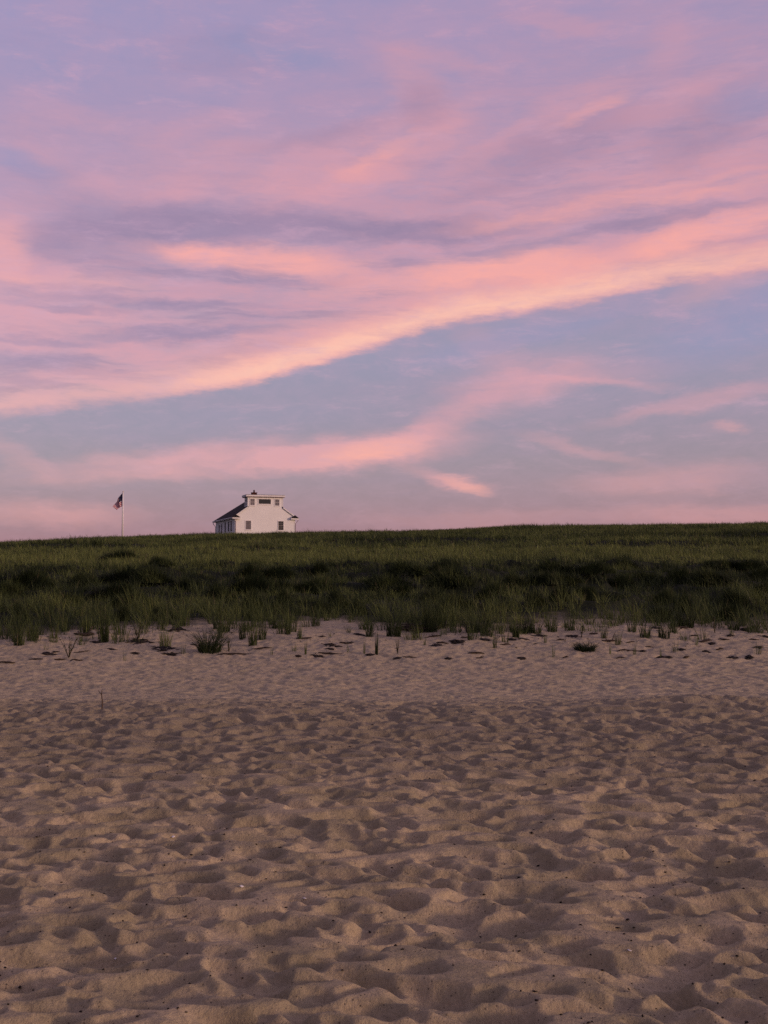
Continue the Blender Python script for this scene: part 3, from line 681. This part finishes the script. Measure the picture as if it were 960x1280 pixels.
# downspouts and gutters
dn=MB(); dn.tube([(xe+.04,-.30,ZE-.18),(xe-.0,-.22,ZE-.45),(W2+.08,-.07,ZE-.95),(W2+.07,-.06,-.8)],.05,8); dn.build('downspout',M_PIPE,house,True)
dn=MB(); dn.tube([(-W2+.0,-.50,ZE-.30),(-W2+.12,-.10,ZE-.62),(-W2+.12,-.085,-.8)],.035,8); dn.build('downspout',M_PIPE,house,True)
dn=MB(); dn.tube([(-xe-.10,LEN+.20,ZE-.10),(-xe+.05,LEN+.15,ZE-.55),(-W2-.08,LEN-.1,ZE-1.05),(-W2-.08,LEN-.1,-.8)],.075,8); dn.build('downspout',M_PIPEW,house,True)
for sg in (-1,1):
    gt=MB(); gt.tube([(sg*(xe+.10),y0+.02,ZE-.09),(sg*(xe+.10),ye,ZE-.09)],.065,8); gt.build('gutter',M_PIPEW,house,True)

# ------------------------------------------------------------------ flagpole and flag
FD=180.0; fx=(153-480)/F*FD; fz0=float(macro(np.array(fx),np.array(FD)))
ftop=EYE+(HOR-615.5)/F*FD
fp=empty('flagpole',(fx,FD,fz0)); tag(fp,'tall thin white flagpole standing on the ridge left of the house','flagpole')
Hp=ftop-fz0
mb=MB(); mb.tube([(0,0,-.3),(0,0,Hp*.5),(0,0,Hp)],[.15,.12,.09],12); mb.build('pole',M_TRIM,fp,True)
mb=MB(); mb.tube([(0,0,Hp+.0),(0,0,Hp+.04),(0,0,Hp+.11),(0,0,Hp+.17),(0,0,Hp+.20)],[.03,.07,.09,.06,.01],12); mb.build('finial',material('gilt_ball',(.45,.32,.12),.4,.5,.1,5,.8),fp,True)
mb=MB(); mb.tube([(-.10,0,Hp-.05),(-.11,0,Hp*.5),(-.10,0,1.2)],.006,5); mb.build('halyard',M_TRIM,fp)
mb=MB(); mb.box((-.14,-.02,1.1),(-.085,.02,1.3)); mb.build('cleat',M_FRAME,fp)
M_RED=material('flag_red',(.33,.018,.035),.8,.1,.08,8); M_WHT=material('flag_white',(.72,.62,.64),.8,.1,.05,8); M_BLU=material('flag_blue',(.010,.012,.045),.8,.1,.08,8)
HO=2.15; FL=3.3
def flag_pt(u,v,off=0):
    # u along the fly 0..1, v down the hoist 0..1; the cloth hangs in folds, blown a little to the left
    xx=-(.10+ (1.40-.5*v)*u**.9+.10*math.sin(u*9+v*2)*u)
    zz=-(v*HO*(1-.74*u)+2.20*u**1.15)
    yy=.28*math.sin(u*11+v*1.5)*min(1,u*3)*(1-.3*v)+.10*math.sin(u*23+v*3)*u+off
    return (xx,yy,zz)
NU,NV=60,39
vv=[flag_pt(i/NU,j/NV) for j in range(NV+1) for i in range(NU+1)]; ff=[];mi=[]
for j in range(NV):
    for i in range(NU):
        a=j*(NU+1)+i; ff.append((a,a+1,a+NU+2,a+NU+1)); stp=j//3
        mi.append(2 if (stp<7 and i<NU*.4) else (0 if stp%2==0 else 1))
me=bpy.data.meshes.new('flag'); me.from_pydata(vv,[],ff)
for m in (M_RED,M_WHT,M_BLU): me.materials.append(m)
me.polygons.foreach_set('material_index',mi); me.polygons.foreach_set('use_smooth',[True]*len(ff))
flag=link(bpy.data.objects.new('flag',me)); flag.location=(fx,FD,fz0+Hp-.12); tag(flag,'drooping red and white striped flag with dark blue starred corner, hanging from the flagpole','flag')
st=MB()
for rr_ in range(9):
    for cc in range(11):
        if (rr_+cc)%2==0:
            u0=.4*(cc+1)/12; v0=(7/13)*(rr_+1)/10
            for off in (-.012,.012):
                ps=[]
                for k in range(10):
                    q=.014 if k%2==0 else .0055; a=math.pi/2+k*math.pi/5
                    ps.append(flag_pt(u0+math.cos(a)*q*.62,v0-math.sin(a)*q,off))
                cpt=flag_pt(u0,v0,off); st.add([cpt]+ps,[(0,1+k,1+(k+1)%10) for k in range(10)])
so_=st.build('stars',M_WHT,flag)

# ------------------------------------------------------------------ camera
cam=bpy.data.cameras.new('camera'); co=link(bpy.data.objects.new('camera',cam)); scene.camera=co
co.location=(0,0,EYE); co.rotation_euler=(math.pi/2+PITCH,0,0)
cam.sensor_fit='VERTICAL'; cam.sensor_height=24; cam.lens=24*F/1280; cam.clip_start=.05; cam.clip_end=9000

# ------------------------------------------------------------------ light
SUN_EL=9.0; SUN_AZ=112.0      # azimuth clockwise from the view direction (+Y)
sd=bpy.data.lights.new('sun','SUN'); so2=link(bpy.data.objects.new('sun',sd))
sd.energy=1.7; sd.angle=R(5); sd.color=(1,.62,.44)
v=Vector((math.sin(R(SUN_AZ))*math.cos(R(SUN_EL)),math.cos(R(SUN_AZ))*math.cos(R(SUN_EL)),math.sin(R(SUN_EL))))
so2.rotation_euler=v.to_track_quat('Z','Y').to_euler()

# ------------------------------------------------------------------ sky
world=bpy.data.worlds.new('World'); scene.world=world; world.use_nodes=True
t=NT(world.node_tree)
wout=t.n('ShaderNodeOutputWorld')
sky=t.n('ShaderNodeTexSky',sky_type='NISHITA'); sky.sun_disc=False; sky.sun_elevation=R(SUN_EL); sky.sun_rotation=R(SUN_AZ); sky.dust_density=2; sky.ozone_density=3
NISH=.05
bg0=t.n('ShaderNodeBackground'); t.put(bg0.inputs[0],sky.outputs[0]); bg0.inputs[1].default_value=NISH
tc=t.n('ShaderNodeTexCoord').outputs['Generated']
sp=t.n('ShaderNodeSeparateXYZ'); t.put(sp.inputs[0],tc)
U=t.math('MULTIPLY',t.math('ARCTAN2',sp.outputs[0],sp.outputs[1]),14.0)
V=t.math('MULTIPLY',t.math('ARCSINE',sp.outputs[2]),14.0)
def uv(px,py):
    d=ray(px,py); return (math.atan2(d.x,d.y)*14, math.asin(d.z)*14)
cmb=t.n('ShaderNodeCombineXYZ'); t.put(cmb.inputs[0],U); t.put(cmb.inputs[1],V); P0=cmb.outputs[0]
def vadd(a,b):
    n=t.n('ShaderNodeVectorMath',operation='ADD'); t.put(n.inputs[0],a); t.put(n.inputs[1],b); return n.outputs[0]
def vmadd(a,b,c):
    n=t.n('ShaderNodeVectorMath',operation='MULTIPLY_ADD'); t.put(n.inputs[0],a); t.put(n.inputs[1],b); t.put(n.inputs[2],c); return n.outputs[0]
# warp
w1=t.noise(t.mapping(P0,rot=(0,0,R(-14)),scale=(.55,1.3,1)),1.0,5,.55).outputs['Color']
w2=t.noise(t.mapping(P0,rot=(0,0,R(-10)),scale=(1.4,4.2,1)),1.0,5,.6).outputs['Color']
w3=t.noise(t.mapping(P0,rot=(0,0,R(-16)),scale=(2.2,8.5,1)),1.0,6,.7).outputs['Color']
P1=vmadd(w1,(.62,.34,0),vadd(P0,(-.31,-.17,0)))
P2=vmadd(w3,(.26,.15,0),vadd(vmadd(w2,(.36,.20,0),vadd(P1,(-.18,-.10,0))),(-.13,-.075,0)))
Pe=vmadd(w3,(.30,.22,0),vadd(vmadd(w2,(.16,.10,0),vadd(P0,(-.08,-.05,0))),(-.15,-.11,0)))
def stroke(px,py,hl,hw,ang,P=None):
    """soft elongated patch, centred at a direction; angle positive = rising to the right"""
    c=uv(px,py)
    m=t.mapping(P or P2,loc=(c[0],c[1],0),rot=(0,0,R(ang)),scale=(hl/100,hw/100,1),typ='TEXTURE')
    g=t.n('ShaderNodeTexGradient',gradient_type='SPHERICAL'); t.put(g.inputs[0],m); return g.outputs['Fac']
def accum(lst,P=None):
    acc=None
    for (px,py,hl,hw,an,st_) in lst:
        s_=t.mapr(stroke(px,py,hl,hw,an,P),0,.85,0,st_); acc=s_ if acc is None else t.math('ADD',acc,s_)
    return acc
# edge of the big lit cloud deck
EP=[(-120,527),(0,518),(100,506),(200,495),(300,479),(380,458),(480,429),(560,404),(650,391),(750,372),(850,352),(960,338),(1080,322)]
pts=[uv(a,b) for a,b in EP]
fc=t.n('ShaderNodeFloatCurve'); cv=fc.mapping.curves[0]
fac_in=t.math('MULTIPLY_ADD',U,1/14.,.5)
spe=t.n('ShaderNodeSeparateXYZ'); t.put(spe.inputs[0],Pe)
t.put(fc.inputs['Value'],t.math('MULTIPLY_ADD',spe.outputs[0],1/14.,.5))
cv.points[0].location=(0,pts[0][1]/8); cv.points[1].location=(1,pts[-1][1]/8)
for a,b in pts: cv.points.new(a/14+.5,b/8)
fc.mapping.update()
D=t.math('SUBTRACT',spe.outputs[1],t.math('MULTIPLY',fc.outputs[0],8.))     # above the edge, in hundreds of photo pixels
inside=t.mapr(D,-.09,.13)
glow=t.math('MULTIPLY',inside,t.mapr(D,.75,.05,0,1))
# how bright the lit rim is along its length
rim=t.math('ADD',t.mapr(stroke(520,405,400,200,16,P0),0,.6,0,.75),t.mapr(stroke(930,300,260,120,10,P0),0,.7,0,.35),clamp=True)
rim=t.math('ADD',rim,.22,clamp=True)
stre=t.noise(t.mapping(P1,rot=(0,0,R(-9)),scale=(.42,3.4,1)),1.0,9,.68).outputs[0]
stre2=t.noise(t.mapping(P2,rot=(0,0,R(-24)),scale=(.8,3.0,1)),1.0,9,.68).outputs[0]
cld=t.noise(t.mapping(P2,rot=(0,0,R(-20)),scale=(.8,1.6,1)),1.3,8,.62).outputs[0]
# colours (linear)
C=lambda r,g,b: tuple(max(0,a-q) for a,q in zip(srgb(r,g,b),(.052,.085,.108)))
ramp=t.n('ShaderNodeValToRGB'); t.put(ramp.inputs[0],t.math('DIVIDE',V,8.,clamp=True)); cr_=ramp.color_ramp
stops=[(0.0,C(166,132,150)),(.08,C(162,136,153)),(.17,C(156,142,157)),(.34,C(155,151,172)),(.52,C(162,152,179)),(.80,C(165,156,188)),(1.0,C(163,156,190))]
cr_.elements[0].position=stops[0][0]; cr_.elements[0].color=(*stops[0][1],1); cr_.elements[1].position=1; cr_.elements[1].color=(*stops[-1][1],1)
for p_,c_ in stops[1:-1]:
    e=cr_.elements.new(p_); e.color=(*c_,1)
col=ramp.outputs[0]
# pink veil of the deck: strongest near the edge, thinning upwards
deck=t.math('MULTIPLY',inside,t.mapr(D,4.5,.3,0,1))
deck=t.math('MULTIPLY',deck,t.mapr(stre,.34,.60,.42,1.0))
deck=t.math('MULTIPLY',deck,t.mapr(stre2,.3,.62,.55,1.0))
col=t.mix(t.math('MULTIPLY',deck,.95),col,C(212,158,168))
dusty=t.math('MULTIPLY',t.math('MULTIPLY',inside,t.mapr(D,3.0,.8,0,.62)),t.mapr(stre,.50,.38,0,1))
dusty=t.math('MULTIPLY',dusty,t.mapr(U,2.5,-2.5,.45,1))
col=t.mix(dusty,col,C(164,134,154))
PINK=[(300,235,220,26,8,.35),(470,215,180,30,24,.45),(600,190,90,20,28,.4),(90,430,160,16,-1,.4),(120,470,200,14,4,.4),(140,345,150,10,-2,.4),(830,130,120,26,20,.35),(60,180,130,45,-14,.35),(110,150,150,25,-12,.3),(0,320,130,80,10,.55),(60,400,150,40,5,.3),(230,215,230,45,14,.45),(420,200,190,45,22,.55),(520,110,120,45,-50,.35),(560,150,80,25,30,.3),(720,130,110,30,16,.5),
      (740,250,260,40,9,.6),(930,250,140,35,10,.5),(880,200,140,18,8,.25),(640,480,150,44,14,.42),(560,520,110,28,24,.5),(470,562,170,34,8,.85),(250,578,300,30,5,.8),(400,575,150,22,5,.4),(620,440,100,30,-35,.25),(700,470,200,26,2,.3),(0,400,160,50,0,.4),(140,370,200,12,-3,.45),(150,398,200,9,-2,.4),(420,235,200,30,16,.3),(250,160,120,20,16,.3),(870,505,170,16,8,.45),
      (760,480,110,10,-8,.35),(730,560,120,12,-14,.34),(560,600,70,16,-16,.75),(905,535,40,10,-5,.32),(70,645,130,22,0,.55),(830,600,180,28,3,.45),(900,640,220,22,0,.45),(600,650,220,18,0,.25),(20,570,80,20,-30,.35),(300,440,230,26,9,.3),(700,30,130,14,-8,.25),(560,75,120,16,-12,.3),(840,60,60,40,60,.25)]
pk=accum(PINK); pk=t.math('MULTIPLY',pk,t.mapr(stre2,.3,.65,.65,1.15)); 
col=t.mix(t.math('MINIMUM',pk,.95),col,C(220,163,170))
MAUVE=[(60,425,120,8,-2,.55),(240,385,160,9,2,.5),(90,385,110,7,-3,.5),(330,440,160,12,8,.45),(60,300,60,30,10,.4),(150,330,120,10,-4,.4),(200,280,190,42,-4,.85),(120,300,110,40,0,.5),(420,285,260,26,-3,.75),(560,285,200,20,3,.7),(830,275,190,13,5,.7),(700,180,180,40,12,.45),(880,165,110,50,20,.5),(150,375,170,10,-2,.5),(350,352,150,9,2,.45),(190,418,150,14,3,.7),(60,445,120,14,0,.45),(330,400,110,12,4,.4),
       (300,420,130,13,6,.5),(530,130,40,50,70,.4),(870,310,130,10,8,.45),(280,70,120,40,0,.2),(600,240,120,14,10,.3),(50,215,60,22,0,.3),(400,170,140,16,14,.3)]
mv=accum(MAUVE); mv=t.math('MULTIPLY',mv,t.mapr(cld,.32,.62,.55,1.15))
col=t.mix(t.math('MINIMUM',mv,.9),col,C(152,135,160))
BLUE=[(350,65,120,28,-6,.75),(30,205,60,22,-8,.5),(940,400,200,60,14,.55),(650,420,220,22,14,.35),(780,70,100,24,0,.35),(940,130,80,30,0,.5),(300,525,300,34,5,.12),(940,20,100,30,0,.3),(60,90,90,30,0,.25)]
bl=accum(BLUE); col=t.mix(t.math('MINIMUM',bl,.85),col,C(152,153,186))
PEACH=[(340,325,190,26,-3,.85),(240,318,90,22,-8,.5),(560,340,260,24,8,.65),(660,335,160,24,4,.5),(900,285,190,22,10,.8),(700,262,210,12,8,.5),(830,250,200,12,5,.45),(80,350,150,12,-2,.45),(930,345,120,30,12,.3),(470,562,90,20,9,.75),(440,575,90,12,5,.35),(575,605,45,11,-22,.6),(880,225,130,8,5,.25),
       (470,195,80,16,24,.45),(740,140,70,14,18,.45),(8,310,40,50,0,.5),(905,535,26,6,-6,.2),(350,455,200,18,12,.35)]
pc=accum(PEACH); pc=t.math('MULTIPLY',pc,t.mapr(stre,.3,.62,.7,1.1))
pc=t.math('ADD',pc,t.math('MULTIPLY',t.math('MULTIPLY',glow,rim),t.mapr(stre,.2,.55,.85,1.)))
col=t.mix(t.math('MINIMUM',pc,1.),col,C(247,174,164))
hot=t.math('MULTIPLY',t.math('MULTIPLY',t.mapr(D,-.05,.14),t.mapr(D,.42,.06,0,1)),rim)
hot=t.math('MULTIPLY',hot,t.mapr(stre,.25,.55,.55,1.))
col=t.mix(t.math('MULTIPLY',hot,.95),col,C(255,199,174))
# soft overall mottling of the cloud
col=t.mix(t.math('MULTIPLY',t.mapr(cld,.4,.7,.0,.2),t.mapr(V,1.2,4,.3,1)),col,C(206,162,182))
col=t.mix(t.mapr(stre,.5,.3,.0,.16),col,C(158,142,170))
wisp=t.noise(t.mapping(P1,rot=(0,0,R(-27)),scale=(1.1,5.5,1)),1.0,10,.74).outputs[0]
wisp=t.math('MULTIPLY',t.mapr(wisp,.48,.70,0,.42),t.mapr(cld,.38,.6,0,1))
wisp=t.math('MULTIPLY',wisp,t.mapr(V,.3,2.2,.25,1))
col=t.mix(wisp,col,C(210,168,186))
mott=t.noise(t.mapping(P2,rot=(0,0,R(-20)),scale=(3.5,7,1)),1.0,8,.7).outputs[0]
col=t.mix(t.mapr(mott,.35,.65,.0,.12),col,C(192,160,182))
# unseen sky dimmed overhead and away from the afterglow to cut the fill light
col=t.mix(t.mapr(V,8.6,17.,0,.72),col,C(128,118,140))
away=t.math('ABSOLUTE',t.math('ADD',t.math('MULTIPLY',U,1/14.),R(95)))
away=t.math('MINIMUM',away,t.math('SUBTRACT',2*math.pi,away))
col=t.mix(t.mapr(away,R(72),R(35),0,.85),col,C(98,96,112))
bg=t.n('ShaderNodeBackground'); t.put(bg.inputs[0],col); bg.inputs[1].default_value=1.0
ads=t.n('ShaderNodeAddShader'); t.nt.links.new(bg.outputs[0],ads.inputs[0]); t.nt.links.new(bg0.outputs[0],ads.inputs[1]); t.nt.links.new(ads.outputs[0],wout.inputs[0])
world.cycles.sampling_method='MANUAL'; world.cycles.sample_map_resolution=512

# ------------------------------------------------------------------ render settings
scene.render.engine='CYCLES'
vs_=scene.view_settings; scene.display_settings.display_device='sRGB'
vs_.view_transform='Standard'; vs_.look='None'; vs_.exposure=0; vs_.gamma=1; vs_.use_curve_mapping=False
scene.cycles.max_bounces=5; scene.cycles.diffuse_bounces=3; scene.cycles.glossy_bounces=2; scene.cycles.transmission_bounces=3; scene.cycles.use_denoising=False
scene.cycles.sample_clamp_indirect=4
